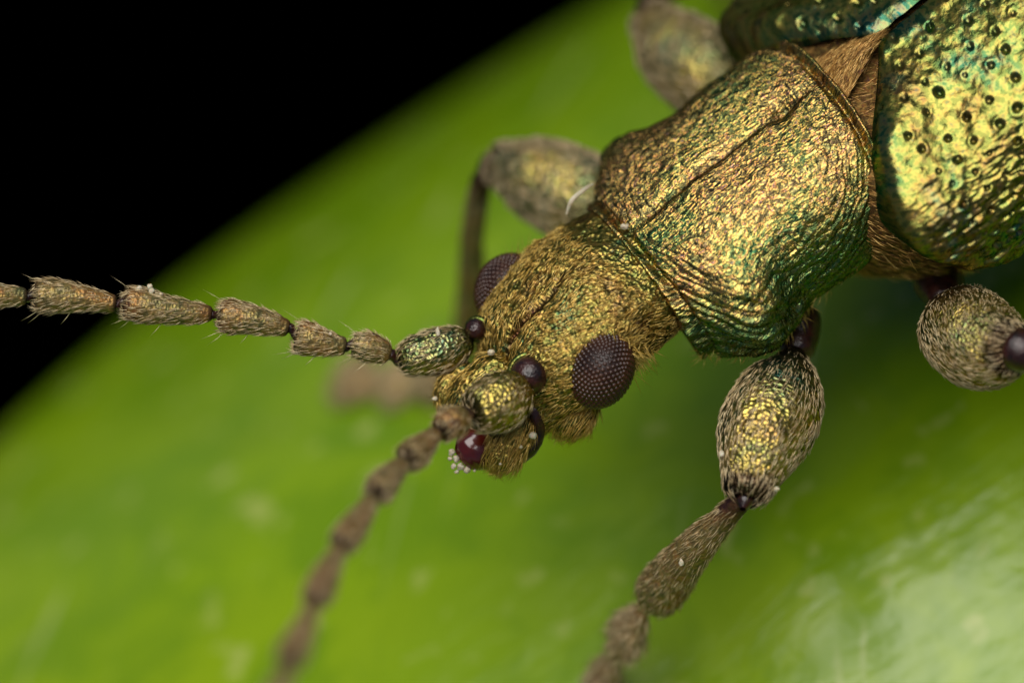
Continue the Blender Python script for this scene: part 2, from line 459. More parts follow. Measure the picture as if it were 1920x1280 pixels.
# ============================================================================= the leaf
edge_px = [(1100, 22), (1000, 75), (870, 150), (760, 215), (640, 300), (520, 388), (400, 475), (300, 565), (150, 678), (0, 772)]
ew = np.array([to_world(PX(x, y, leaf_depth(x, y))) for x, y in edge_px])
ec = np.polyfit(ew[:, 0], ew[:, 1], 2)
def leaf_mid_halfwidth(x):
    xs_ = 9.0 * np.tanh(x / 9.0)
    ym = ec[2] + ec[1] * xs_ + ec[0] * xs_ * xs_ - 15.0
    hw = 15.0 * np.maximum(1 - (np.abs(x - 2) / 52.0) ** 2.6, 0.0008) ** 0.62 
    return ym, np.maximum(hw, 0.02)
lx = np.linspace(-50, 54, 240)
nv = 90
vv = 0.5 - 0.5 * np.cos(np.linspace(0, math.pi, nv))
ym, hw = leaf_mid_halfwidth(lx)
TH = 0.30
Y = ym[:, None] + hw[:, None] * (1 - 2 * vv[None])
Xg = np.repeat(lx[:, None], nv, 1)
Z = leaf_z(Xg, Y)
prof = np.sqrt(np.clip(1 - (2 * vv - 1) ** 20, 0, 1))[None]
top = np.stack([Xg, Y, Z - TH * 0.5 * (1 - prof)], -1)
bot = np.stack([Xg, Y, Z - TH * 0.5 - TH * 0.5 * prof - 0.002], -1)[:, ::-1]
leaf = empty('leaf', (0.0, 0.0, 0.0))
tag(leaf, 'broad glossy bright green leaf the metallic beetle stands on', 'leaf')
lg = Grid(np.concatenate([top, bot], 1), True)
lg.sign = 1.0 if lg._cross()[120, 45, 2] > 0 else -1.0
lg.flow = lg.P.copy()
lg.build('blade', MAT['leaf'], leaf, cam_space=False)
def rib_tube(pts, r):
    g = tube(np.array(pts), [(0, r[0] * PXMM), (1, r[1] * PXMM)], 80, 10, ref=(0, 0.05, 1.0))
    return g
mx = np.linspace(-49, 52, 60)
my, _ = leaf_mid_halfwidth(mx)
rg = rib_tube(np.stack([mx, my, leaf_z(mx, my) - 0.30], -1), (0.18, 0.42))
rg.build('midrib', MAT['leaf_rib'], leaf, cam_space=False)
px_ = np.array([[51.5, my[-1], 0], [60, my[-1] - 1, 0], [75, my[-1] - 4, 0]]); px_[:, 2] = leaf_z(51.5, my[-1]) - 0.30 - np.array([0, 1.2, 6.0])
rib_tube(px_, (0.40, 0.55)).build('leaf_stalk', MAT['leaf_rib'], leaf, cam_space=False)

# ============================================================================= the beetle
bc = to_world(BP(-300, 0, 0)); BASE = np.array([bc[0], bc[1], float(leaf_z(bc[0], bc[1]))])
beetle = empty('beetle', BASE.tolist())
tag(beetle, 'metallic bronze and green beetle with long antennae standing on the leaf', 'beetle')
SURF = []

# ---- pronotum
ps = [-250, -210, -172, -134, -66, 0, 60, 131, 204, 235, 252]
pw = [224, 238, 246, 248, 246, 242, 258, 272, 240, 200, 176]
ph = [158, 164, 166, 166, 165, 163, 163, 156, 147, 142, 138]
nu, nv = 300, 340
u = np.linspace(0, 1, nu)
s0 = -250 + 502 * u
W = pchip(s0, ps, pw); H = pchip(s0, ps, ph)
phi = np.radians(np.linspace(-150, 150, nv))
_f = np.radians(np.linspace(-150, 150, 4000)); _e = 2 / 2.45
_q = np.stack([238 * np.sign(np.sin(_f)) * np.abs(np.sin(_f)) ** _e, 158 * np.sign(np.cos(_f)) * np.abs(np.cos(_f)) ** _e], -1)
_al = np.concatenate([[0], np.cumsum(np.linalg.norm(np.diff(_q, axis=0), axis=1))])
phi = np.interp(np.linspace(0, _al[-1], nv), _al, _f)
e = 2 / 2.45; W = W * 0.965; H = H * np.where(s0 > 150, 0.99, 0.985)
sl = np.sign(np.sin(phi)) * np.abs(np.sin(phi)) ** e
ch = np.sign(np.cos(phi)) * np.abs(np.cos(phi)) ** e
Hb = H * 1.05
bow = 62 * np.clip(1 - u / 0.75, 0, 1) ** 1.3
Sg = s0[:, None] + bow[:, None] * (1 - np.cos(np.clip(phi, -2.0, 2.0)))[None] * 0.9
Hs = np.where(ch[None] >= 0, H[:, None], Hb[:, None])
P = BP(Sg, W[:, None] * sl[None], Hs * ch[None])
g = Grid(P, False, out=BP(0, 0, 0)); g.sign = g.sign
_q = np.stack([238 * sl, 158 * ch], -1); _al = np.concatenate([[0], np.cumsum(np.linalg.norm(np.diff(_q, axis=0), axis=1))])
arc = (_al - np.interp(0.0, phi, _al))[None]
d = -11 * gauss(arc, 11) * (0.35 + 0.65 * np.clip((210 - s0) / 60, 0, 1))[:, None] * np.clip((s0 + 235) / 60, 0, 1)[:, None]
d += -16 * gauss(np.hypot(arc / 26, (s0[:, None] + 140) / 26), 1)
d += 8 * gauss((u[:, None] - 0.988), 0.010) - 9 * gauss((u[:, None] - 0.962), 0.011)          # front collar
d += 6 * gauss((u[:, None] - 0.010), 0.010) - 10 * gauss((u[:, None] - 0.036), 0.013)          # rear bead
ab = np.abs(np.degrees(arc / 230))
d += 22 * gauss((s0[:, None] - 135) / 62, 1) * gauss((ab - 78) / 26, 1)                        # front side calli
d += -5 * gauss((s0[:, None] - 55) / 45, 1) * gauss((ab - 60) / 20, 1)
d += -6 * gauss((s0[:, None] - 195) / 30, 1) * gauss((ab - 62) / 18, 1)
d += 10 * gauss((s0[:, None] + 40) / 150, 1) * gauss((ab - 38) / 22, 1)
# ridges that sweep round the sides
rr = np.hypot(s0[:, None] / 250, arc / 300)
an = np.arctan2(arc / 300, s0[:, None] / 250)
wob = fbm(s0[:, None] / 60, arc / 60, 0, 3)
wv = fbm(rr * 42 + 1.2 * wob, an * 5.0, 0, 21, 3)
amp = np.clip((rr - 0.55) / 0.5, 0, 1)
d += (3.0 + 5.0 * np.clip((ab - 55) / 25, 0, 1) * np.clip((s0[:, None] + 60) / 120, 0, 1)) * wv * amp + 1.6 * fbm(s0[:, None] / 26, arc / 26, 0, 5) * (1 - amp)
g.displace(d)
across = rr * 0.95; along = an * np.maximum(rr, 0.15) * 0.95
mixr = np.clip((rr - 0.35) / 0.4, 0, 1)
fx = (s0[:, None] * 0.35 + arc * 0.94) / PXMM * (1 - mixr) + across * mixr
fy = (s0[:, None] * 0.94 - arc * 0.35) / PXMM * (1 - mixr) + along * mixr
g.flow = np.stack([arc / PXMM + 0 * s0[:, None], s0[:, None] / PXMM + 0 * arc, 0.02 * wob], -1)
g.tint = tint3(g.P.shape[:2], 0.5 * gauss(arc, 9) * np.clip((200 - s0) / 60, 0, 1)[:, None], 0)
g.tint[..., 2] = 0.75 * np.clip((np.abs(arc) + 30 * wob - 225) / 70, 0, 1)  # deep green flanks; this tint also stands in for their shaded edges
SURF.append(g)
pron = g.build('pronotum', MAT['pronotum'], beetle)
pron['label'] = 'bronze wrinkled shield with a groove down its middle'
hr = Hairs()
hr.grow(g, 700, 11, 0.7, 0.3, 0.1, (1, 0), 0.8, weight=(np.clip((ab - 95) / 15, 0, 1) + 0 * s0[:, None]), tint=(0.3, 1))
hr.grow(g, 420, 22, 0.8, 0.8, 0.3, (1, 0.3), 0.7, weight=(gauss((ab - 112) / 9, 1) * np.clip((s0[:, None] + 60) / 60, 0, 1)), tint=(0.4, 1))
hr.build(MAT['hair_gold'], pron)
# front and rear closing walls of the shield
for uu, nm_ in ((0, 'rear_wall'), (-1, 'front_wall')):
    ring = g.P[uu][::3]; c = ring.mean(0)
    k = np.linspace(1, 0.05, 8)[:, None, None]
    w = Grid(c + (ring[None] - c) * k * 0.992 + (AX if uu == 0 else -AX) * 0.02 * (1 - k), False, out=c - (AX if uu == 0 else -AX))
    w.build('inner_wall', MAT['pleura'], pron)

# ---- thorax and abdomen under the wing cases
bs_ = [-30, -68, -130, -200, -320, -450, -800, -1150, -1450, -1590, -1640]
bw = [90, 170, 240, 310, 375, 388, 395, 350, 230, 100, 10]
bt = [60, 90, 120, 150, 150, 130, 120, 110, 80, 40, 8]
bb = [170, 235, 285, 305, 325, 330, 325, 280, 190, 90, 10]
nu, nv = 150, 120
s0 = np.linspace(-30, -1640, nu)
xs = [-v for v in bs_]
W = pchip(-s0, xs, bw); T_ = pchip(-s0, xs, bt); B_ = pchip(-s0, xs, bb)
phi = np.arange(nv) / nv * 2 * math.pi
P = BP(s0[:, None], W[:, None] * np.sin(phi)[None], -20 + np.where(np.cos(phi) > 0, T_[:, None], B_[:, None]) * np.cos(phi)[None])
g = Grid(P, True)
g.displace(5 * fbm(s0[:, None] / 60, phi[None] * 4, 0, 8) - 8 * gauss((s0[:, None] + 215) / 12, 1) - 8 * gauss((s0[:, None] + 390) / 14, 1))
SURF.append(g)
thor = g.build('thorax', MAT['pleura'], beetle)
hr = Hairs()
vis = np.clip((s0[:, None] + 900) / 200, 0, 1) * (np.sin(phi)[None] > -0.3)
hr.grow(g, 8000, 30, 0.85, 0.14, 0.06, (0.9, 0.5), 0.22, weight=vis, tint=(0.0, 0.75))
hr.grow(g, 1000, 38, 0.9, 0.35, 0.2, (0.9, 0.5), 0.45, weight=vis, tint=(0.4, 1))
hr.build(MAT['hair_brown'], thor)

# ---- scutellum
k = np.linspace(0, 1, 40); q = np.linspace(-1, 1, 40)
wd = pchip(k, [0, 0.3, 0.7, 1], [66, 52, 24, 3])
P = BP((-232 - 142 * k)[:, None] + 0 * q[None], wd[:, None] * q[None], 150 + 20 * np.sin(k * 2.2)[:, None] - 14 * (q ** 2)[None])
g = Grid(P, False, out=BP(-290, 0, -200))
g.displace(2 * fbm(k[:, None] * 9, q[None] * 4, 0, 4))
SURF.append(g)
scu = g.build('scutellum', MAT['pleura'], beetle)
scu['label'] = 'small brown hairy triangular plate between the wing cases'
hr = Hairs(); hr.grow(g, 800, 26, 0.8, 0.12, 0.05, (1, 0), 0.18, tint=(0.1, 1)); hr.build(MAT['hair_brown'], scu)

# ---- wing cases
def elytron(side):
    dd = np.concatenate([np.linspace(0, 0.5, 230), np.linspace(0.5, 1, 46)[1:]])
    nv = 230
    ph_ = np.linspace(0.6, 112, nv)
    sf = pchip(ph_, [0, 10, 20, 30, 45, 60, 75, 90, 112], [-366, -308, -254, -212, -176, -156, -168, -200, -290])
    if side < 0: sf = sf + 8 * np.clip(ph_ / 25, 0, 1)
    S = sf[None] + dd[:, None] * (-1630 - sf)[None]
    D = sf[None] - S
    Wd = pchip(-S.ravel(), [150, 360, 700, 1100, 1400, 1560, 1640], [398, 402, 412, 372, 262, 120, 12]).reshape(S.shape)
    Hd = pchip(-S.ravel(), [150, 360, 700, 1100, 1400, 1560, 1640], [222, 224, 240, 225, 170, 90, 10]).reshape(S.shape)
    pr = np.radians(ph_)
    e = 2 / 2.25
    sn = np.sign(np.sin(pr)) * np.abs(np.sin(pr)) ** e; cs = np.sign(np.cos(pr)) * np.abs(np.cos(pr)) ** e
    R = 44.0
    rd = np.sqrt(np.clip(1 - (1 - np.clip(D / R, 0, 1)) ** 2, 0, 1))
    lo = (0.76 + 0.20 * np.exp(-(ph_ / 22) ** 2))[None]
    fac = lo + (1 - lo) * rd
    P = BP(S, side * np.maximum(Wd * sn[None] * fac, 1.2), -62 + Hd * cs[None] * fac)
    g = Grid(P, False, out=BP(-800, 0, -60))
    arc = pr[None] * 300 + 0 * S
    d = 20 * gauss(np.hypot((D - 85) / 70, (ph_[None] - 64) / 16), 1) - 15 * gauss(np.hypot((D - 165) / 70, (ph_[None] - 38) / 13), 1)
    d += 10 * gauss(np.hypot((D - 60) / 60, (ph_[None] - 28) / 10), 1)
    d += -5 * gauss(ph_[None] - 0, 1.6) + 3 * gauss(ph_[None] - 4.0, 2.0)
    wr = np.clip((ph_[None] - 42) / 22, 0, 1) * np.clip(D / 60, 0, 1) * np.clip((900 - D) / 200, 0.2, 1)
    wn_ = fbm(S / 46 + 0.3 * arc / 46, arc / 20, 0, 31 + int(side), 3)
    d += (1.2 + 7.0 * wr) * np.abs(wn_) - 2.4 * wr
    d += 1.6 * fbm(S / 22, arc / 22, 0, 41, 2)
    r2 = np.random.default_rng(17 if side > 0 else 18)
    tin = np.zeros_like(S)
    rows = np.linspace(20, 560, 12) * 0.9
    for i, a0 in enumerate(rows):
        s_ = -240.0
        while s_ > -1560:
            s_ -= 52 + r2.uniform(-12, 14)
            aa = a0 + r2.normal(0, 9); rad = r2.uniform(5.0, 10.0); dp = rad * r2.uniform(0.55, 0.95)
            ia = int(np.clip(aa / 300 * 180 / math.pi / 111.4 * nv, 0, nv - 1))
            j0, j1 = max(ia - 14, 0), min(ia + 15, nv)
            q = np.hypot((S[:, j0:j1] - s_) * 1.0, arc[:, j0:j1] - aa) / rad
            d[:, j0:j1] += -dp * np.exp(-(q / 0.75) ** 4) + 0.9 * np.exp(-((q - 1.4) / 0.4) ** 2)
            tin[:, j0:j1] = np.maximum(tin[:, j0:j1], 0.35 * np.exp(-(q / 0.8) ** 4))
    d = d * np.clip(D / 18, 0, 1)
    g.displace(d)
    g.flow = np.stack([arc / PXMM, S / PXMM, 0 * S + side], -1)
    g.tint = tint3(S.shape, tin, 0)
    SURF.append(g)
    o = g.build('elytron', MAT['elytron'], beetle)
    return o
el = elytron(1); el['label'] = 'golden green pitted wing case with a rounded shoulder'
er = elytron(-1); er['label'] = 'dark green pitted wing case across the seam'

# ---- head
hs = [-60, 0, 40, 80, 150, 220, 270, 320, 365, 400, 420]
hwid = [150, 160, 163, 166, 166, 160, 140, 108, 76, 46, 10]
htop = [95, 104, 104, 102, 99, 95, 88, 74, 56, 34, 6]
hbot = [120, 125, 135, 138, 128, 104, 82, 62, 46, 30, 6]
hc = [10, 34, 56, 72, 80, 80, 72, 54, 34, 16, 6]
nu, nv = 190, 240
s0 = np.linspace(-60, 420, nu)
W, T_, B_, C_ = (pchip(s0, hs, q) for q in (hwid, htop, hbot, hc))
phi = np.arange(nv) / nv * 2 * math.pi - math.pi
e = 2 / 2.2
sl = np.sign(np.sin(phi)) * np.abs(np.sin(phi)) ** e; ch = np.sign(np.cos(phi)) * np.abs(np.cos(phi)) ** e
P = HP(s0[:, None] + 0 * phi[None], W[:, None] * sl[None], C_[:, None] + np.where(ch[None] > 0, T_[:, None], B_[:, None]) * ch[None])
g = Grid(P, True)
arc = phi[None] * 130 + 0 * s0[:, None]
inr = np.clip((s0 - 40) / 50, 0, 1) * np.clip((300 - s0) / 40, 0, 1)
groove = gauss((arc + 4 * np.sin(s0 / 30)[:, None]) / 4.5, 1) * inr[:, None]
d = -11 * groove * np.clip(0.5 + (s0 - 120) / 150, 0.4, 1.2)[:, None]
d += 10 * gauss(np.hypot((np.abs(arc) - 62) / 46, (s0[:, None] - 205) / 60), 1)                   # frontal calli
d += -9 * gauss(np.hypot((np.abs(arc) - 20) / 34, (s0[:, None] - 285) / 26), 1)
d += -10 * gauss((s0[:, None] - 55) / 22, 1) * gauss((np.abs(arc) - 190) / 60, 1)
d += 2.4 * fbm(s0[:, None] / 17, arc / 17, 0, 9) + 2.0 * fbm(s0[:, None] / 60, arc / 60, 0, 12)
g.displace(d)
g.flow = np.stack([arc / PXMM, s0[:, None] / PXMM + 0 * arc, 0 * arc], -1)
fr = fbm(s0[:, None] / 50, arc / 50, 0, 14)
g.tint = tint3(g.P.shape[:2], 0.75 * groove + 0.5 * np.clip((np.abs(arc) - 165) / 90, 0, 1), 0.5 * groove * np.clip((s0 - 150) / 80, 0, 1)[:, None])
SURF.append(g)
head = g.build('head', MAT['head'], beetle)
head['label'] = 'golden hairy head with a dark groove between the eyes'
hr = Hairs()
vis = np.clip((s0[:, None] - 5) / 10, 0, 1) * (np.abs(arc) < 330) * (1 - 0.97 * np.clip(groove * 1.6, 0, 1))
sd = np.sign(arc) * np.clip(np.abs(arc) / 120, 0, 1)
hr.grow(g, 8600, 20, 0.74, 0.08, 0.04, (1, -0.6 * sd + 0.5 * fr), 0.2, weight=vis, tint=(0.1, 1))
hr.grow(g, 700, 20, 0.8, 0.3, 0.25, (1, -0.3 * sd + 0.4 * fr), 0.5, weight=vis * np.clip((np.abs(arc) - 60) / 60, 0.15, 1), tint=(0.3, 1))
hr.grow(g, 90, 36, 0.9, 1.1, 0.35, (0.3, 1), 0.6, weight=gauss((s0[:, None] - 118) / 22, 1) * gauss((arc - 205) / 45, 1), tint=(0.4, 1))
hr.grow(g, 14, 34, 0.6, 1.6, 0.5, (-0.6, 0.2), 0.4, weight=gauss((s0[:, None] - 120) / 25, 1) * gauss((arc + 170) / 40, 1), tint=(0.0, 0.3))
hr.build(MAT['hair_gold'], head)

# ---- compound eyes
def eye(side):
    c = HP(180, side * 150, 92)
    ax = nrm(HL * side + 0.25 * HN + 0.10 * HA)
    up = nrm(HN - HN.dot(ax) * ax); al = np.cross(ax, up)
    w_ = np.array([0.22, 1.0, 0.0]); w_ = w_.dot(HA) * HA + w_.dot(HL) * HL * side + w_.dot(HN) * HN
    up2 = nrm(w_ - w_.dot(ax) * ax); al2 = np.cross(up2, ax)
    rad = (62, 58, 74)
    g = ellipsoid(c, (ax, al2, up2), rad, 30, 40)
    SURF.append(g)
    eo = g.build('eye', MAT['eye'], beetle)
    bm = bmesh.new(); bmesh.ops.create_icosphere(bm, subdivisions=4, radius=1.0)
    # rotate a little so that rows run obliquely as in the photograph
    D = np.array([v.co[:] for v in bm.verts]); bm.free()
    ca, sa = math.cos(0.5), math.sin(0.5)
    D = D @ np.array([[1, 0, 0], [0, ca, -sa], [0, sa, ca]])
    D = D[D[:, 0] > -0.25]
    R = np.stack([ax, al2, up2])
    pos = c + (D * np.array(rad)) @ R / PXMM
    nn = nrm((D / np.array(rad)) @ R)
    t1 = nrm(np.cross(nn, np.array([0.3, 0.5, 0.8]))); t2 = np.cross(nn, t1)
    rf = 5.0
    V = []; n = len(D)
    for rr_, hh in ((1.0, -0.9), (0.80, 1.3), (0.42, 2.5)):
        for a in range(8):
            th = a * math.pi / 4
            V.append(pos + (t1 * math.cos(th) + t2 * math.sin(th)) * rf * rr_ / PXMM + nn * hh / PXMM)
    V.append(pos + nn * 2.9 / PXMM)
    V = np.stack(V, 1)
    F = []
    for r_ in (0, 8):
        for a in range(8):
            b_ = (a + 1) % 8
            F += [[r_ + a, r_ + b_, r_ + 8 + b_], [r_ + a, r_ + 8 + b_, r_ + 8 + a]]
    F += [[16 + a, 16 + (a + 1) % 8, 24] for a in range(8)]
    F = (np.arange(n)[:, None, None] * 25 + np.array(F)[None]).reshape(-1, 3)
    fo = mesh_obj('facets', V.reshape(-1, 3), F, MAT['facet'], eo)
    fo['kind'] = 'stuff'
    # dark raised orbit ring
    return eo
e1 = eye(1); e1['label'] = 'dark maroon faceted eye on the near side of the head'
e2 = eye(-1); e2['label'] = 'dark faceted eye on the far side of the head'

# ---- generic hairy segments
def segment(name, parent, path, prof, mat, nu=46, nv=40, flat=1.0, ref=(0, 0, 1.0), rough=1.2, tint=None, seed=1, surf=True):
    g = tube(path, prof, nu, nv, flat, ref)
    f = g.f[:, None]; th = g.th[None]
    g.displace(rough * fbm(f * 14, np.cos(th) * 2.5, np.sin(th) * 2.5, seed))
    if tint is not None: g.tint = tint3(g.P.shape[:2], tint(f) + 0 * th, 0)
    if surf: SURF.append(g)
    return g, g.build(name, mat, parent)

# ---- antennae
def antenna(parts, parent_name, n_hair, label, tone='hair_pale', spines=True):
    root = empty(parent_name, (0, 0, 0), beetle)
    root['label'] = label
    hr = Hairs()
    for i, (p0, p1, r0, rm, r1) in enumerate(parts):
        p0 = np.array(p0); p1 = np.array(p1)
        ln = np.linalg.norm(p1 - p0)
        if i == 0: prof = [(0, 4), (0.05, r0), (0.22, rm * 0.85), (0.5, rm), (0.8, rm * 0.86), (0.95, r1), (1, 5)]
        elif i == 1: prof = [(0, 4), (0.06, r0), (0.3, rm * 0.85), (0.6, rm), (0.85, rm * 0.85), (0.96, r1), (1, 4)]
        else: prof = [(0, 4), (0.05, r0), (0.14, rm * 0.56), (0.5, rm * 0.82), (0.80, rm), (0.92, rm * 0.95), (0.975, rm * 0.72), (1, 6)]
        mid = 0.5 * (p0 + p1) + np.array([0, 0.012 * (1 if i % 2 else -1), 0.02])
        g, o = segment('antenna_segment', root, [p0, mid, p1], prof, MAT['antenna' if i else 'leg'], seed=50 + i,
                       tint=lambda f: 0.9 * gauss((f - 0.02) / 0.05, 1) + 0.8 * gauss((f - 1) / 0.05, 1) + (0.25 * gauss((f - 0.85) / 0.12, 1) if i > 1 else 0))
        n = int(n_hair * ln / 0.6)
        hr.grow(g, int(n * 1.3), 20, 0.72, 0.10, 0.04, (1, 0.25), 0.16, weight=np.clip((g.f - 0.05) / 0.05, 0, 1)[:, None] * np.clip((1.0 - g.f) / 0.05, 0, 1)[:, None] + 0 * g.th[None], tint=(0.05, 1))
        # joint between this segment and the next
        if i + 1 < len(parts):
            q = np.array(parts[i + 1][0])
            jd = nrm(q - p1)
            jp = [p1 - jd * 0.05, 0.5 * (p1 + q), q + jd * 0.05]
            tube(np.array(jp), [(0, 4), (0.2, 9), (0.5, 7.5), (0.75, max(r0 * 0.6, 9)), (1, 4)], 14, 16).build('joint', MAT['joint'], root)
        if spines and i > 0:
            # stiff pale spines on the lower side and tip
            Nn = g.normals()
            for fr_, ai in ((0.93, 0.0), (0.88, 0.35), (0.55, 0.15), (0.95, 2.9)):
                iu = int(np.argmin(np.abs(g.f - fr_))); low = int(np.argmin(g.P[iu, :, 1])); iv = (low + int(ai / (2 * math.pi) * len(g.th))) % len(g.th)
                hr.strand(g.P[iu:iu + 1, iv], nrm(g.T[iu:iu + 1]), Nn[iu:iu + 1, iv], rng.uniform(18, 25), 1.35, 1.3, 0.1, 0.95)
    hr.build(MAT[tone], root)
    return root
def sock(side): return HP(273, side * 86, 92)
dz = lambda p: p[2]
sr, slft = sock(-1), sock(1)
A1 = [((886, 636, -0.50), (744, 676, -0.40), 22, 44, 24), ((733, 666, -0.38), (660, 645, -0.34), 16, 29, 22), ((650, 650, -0.33), (554, 628, -0.30), 16, 33, 24),
      ((545, 616, -0.29), (409, 590, -0.25), 15, 33, 26), ((401, 590, -0.24), (230, 566, -0.18), 15, 33, 28), ((221, 570, -0.17), (62, 553, -0.12), 17, 33, 29),
      ((54, 556, -0.12), (-110, 545, -0.05), 16, 32, 28), ((-118, 546, 0.0), (-280, 545, 0.1), 15, 31, 27), ((-288, 545, 0.1), (-440, 552, 0.2), 15, 30, 26),
      ((-448, 552, 0.2), (-590, 565, 0.3), 15, 28, 24), ((-598, 566, 0.3), (-750, 590, 0.45), 14, 26, 10)]
A1 = [(PX(*a), PX(*b_), r0, rm, r1) for a, b_, r0, rm, r1 in A1]
an1 = antenna(A1, 'antenna', 420, 'antenna stretched out straight beside the head, sharp and hairy')
A2 = [((982, 728, -0.02), (884, 775, 0.26), 34, 56, 40), ((868, 782, 0.46), (828, 806, 0.68), 20, 31, 24), ((816, 812, 0.76), (764, 860, 1.11), 16, 30, 24),
      ((757, 867, 1.16), (705, 925, 1.65), 14, 29, 22), ((700, 931, 1.70), (640, 1020, 2.36), 14, 28, 22), ((636, 1027, 2.43), (590, 1125, 3.17), 14, 28, 22),
      ((587, 1133, 3.24), (541, 1240, 3.98), 14, 27, 22), ((538, 1248, 4.05), (500, 1360, 4.73), 14, 26, 22), ((497, 1368, 4.79), (465, 1480, 5.40), 13, 26, 21),
      ((463, 1488, 5.47), (440, 1600, 5.94), 12, 24, 19), ((438, 1608, 6.01), (425, 1720, 6.48), 11, 22, 8)]
A2 = [(PX(*a), PX(*b_), r0, rm, r1) for a, b_, r0, rm, r1 in A2]
an2 = antenna(A2, 'antenna', 420, 'antenna curving down past the jaw, blurred', spines=False)
# sockets: dark shining ball in a raised ring at the base of each antenna
def socket(c, r, ring_r, face, name='antenna_socket'):
    face = nrm(np.asarray(face, float))
    a1 = nrm(np.cross(face, np.array([0.2, 1, 0.1]))); a2 = np.cross(face, a1)
    g = ellipsoid(c, (face, a1, a2), (r, r, r), 20, 24); g.displace(0.8 * fbm(np.arange(20)[:, None] * 0.8, np.cos(np.arange(24) / 24 * 6.283)[None] * 3, np.sin(np.arange(24) / 24 * 6.283)[None] * 3, 3))
    SURF.append(g)
    o = g.build(name, MAT['joint'], head)
    th = np.arange(40) / 40 * 2 * math.pi; ps_ = np.arange(14) / 14 * 2 * math.pi
    cc = c - face * 6 / PXMM
    R_ = ring_r + 6 * np.cos(ps_)[None, :, None]
    P = cc + ((np.cos(th)[:, None, None] * a1 + np.sin(th)[:, None, None] * a2) * R_ + face * (7 * np.sin(ps_))[None, :, None]) / PXMM
    P = np.concatenate([P, P[:1]], 0)
    Grid(P, True).build('socket_ring', MAT['elytron'], head)
c2 = PX(994, 703, -0.02); socket(c2, 37, 39, PX(985, 715, 0.5) - PX(994, 703, -0.02))
c1 = PX(893, 617, -0.42); socket(c1, 21, 20, PX(870, 625, -0.2) - c1)

# ---- mouthparts and cheeks
def lobe(name, path, prof, mat, hair=None, n=500, L=30, flat=0.9, lift=0.3, seed=3, tint=None, par=None, label=None, cu=(1, 0)):
    g, o = segment(name, par or head, [PX(*p) for p in path], prof, MAT[mat], 44, 40, flat, seed=seed, tint=tint)
    if label: o['label'] = label
    if hair:
        h = Hairs(); h.grow(g, n, L * 0.8, 0.8, lift * 0.4, 0.1, cu, 0.2, tint=(0.1, 1), weight=(g.P[..., 2] > g.P[..., 2].mean() - 0.1) * 1.0)
        h.V and mouth_hair.V.extend(h.V); mouth_hair.T.extend(h.T)
        mouth_hair.F.extend([f + mouth_hair.n for f in h.F]); mouth_hair.n += h.n
    return g
mouth_hair = Hairs()
lobe('mandible', [(990, 765, -0.34), (962, 812, -0.26), (930, 880, -0.30)], [(0, 6), (0.08, 24), (0.4, 40), (0.75, 40), (0.93, 26), (1, 5)], 'head', 'g', 900, 46, seed=61)
lobe('mandible', [(880, 680, -0.50), (846, 724, -0.46), (834, 778, -0.48)], [(0, 6), (0.1, 22), (0.5, 30), (0.85, 22), (1, 5)], 'head', 'g', 420, 30, seed=62)
lobe('labrum', [(922, 812, -0.36), (892, 843, -0.32), (866, 868, -0.36)], [(0, 10), (0.2, 36), (0.55, 42), (0.85, 30), (1, 8)], 'labrum', None, flat=0.75, label='shiny red brown upper lip')
lobe('cheek', [(1108, 735, -0.42), (1072, 772, -0.36), (1046, 814, -0.42)], [(0, 8), (0.15, 36), (0.5, 48), (0.85, 36), (1, 6)], 'head', 'g', 800, 40, seed=63)
lobe('clypeus', [(960, 670, -0.40), (925, 715, -0.36), (880, 760, -0.42), (865, 800, -0.48)], [(0, 10), (0.2, 52), (0.6, 55), (0.9, 36), (1, 8)], 'head', 'g', 600, 34, seed=64)
lobe('palp', [(992, 738, -0.20), (1004, 775, -0.17), (1012, 812, -0.24), (985, 850, -0.34), (962, 868, -0.42)], [(0, 6), (0.14, 15), (0.3, 12), (0.48, 9), (0.7, 14), (0.92, 11), (1, 3)], 'joint', None)  # palp; its dark upper stretch is put in for the shaded jaw-cheek gap
lobe('palp', [(955, 790, -0.16), (935, 800, -0.10), (918, 815, -0.14)], [(0, 4), (0.3, 9), (0.7, 10), (1, 3)], 'joint', None)
mouth_hair.build(MAT['hair_gold'], head)

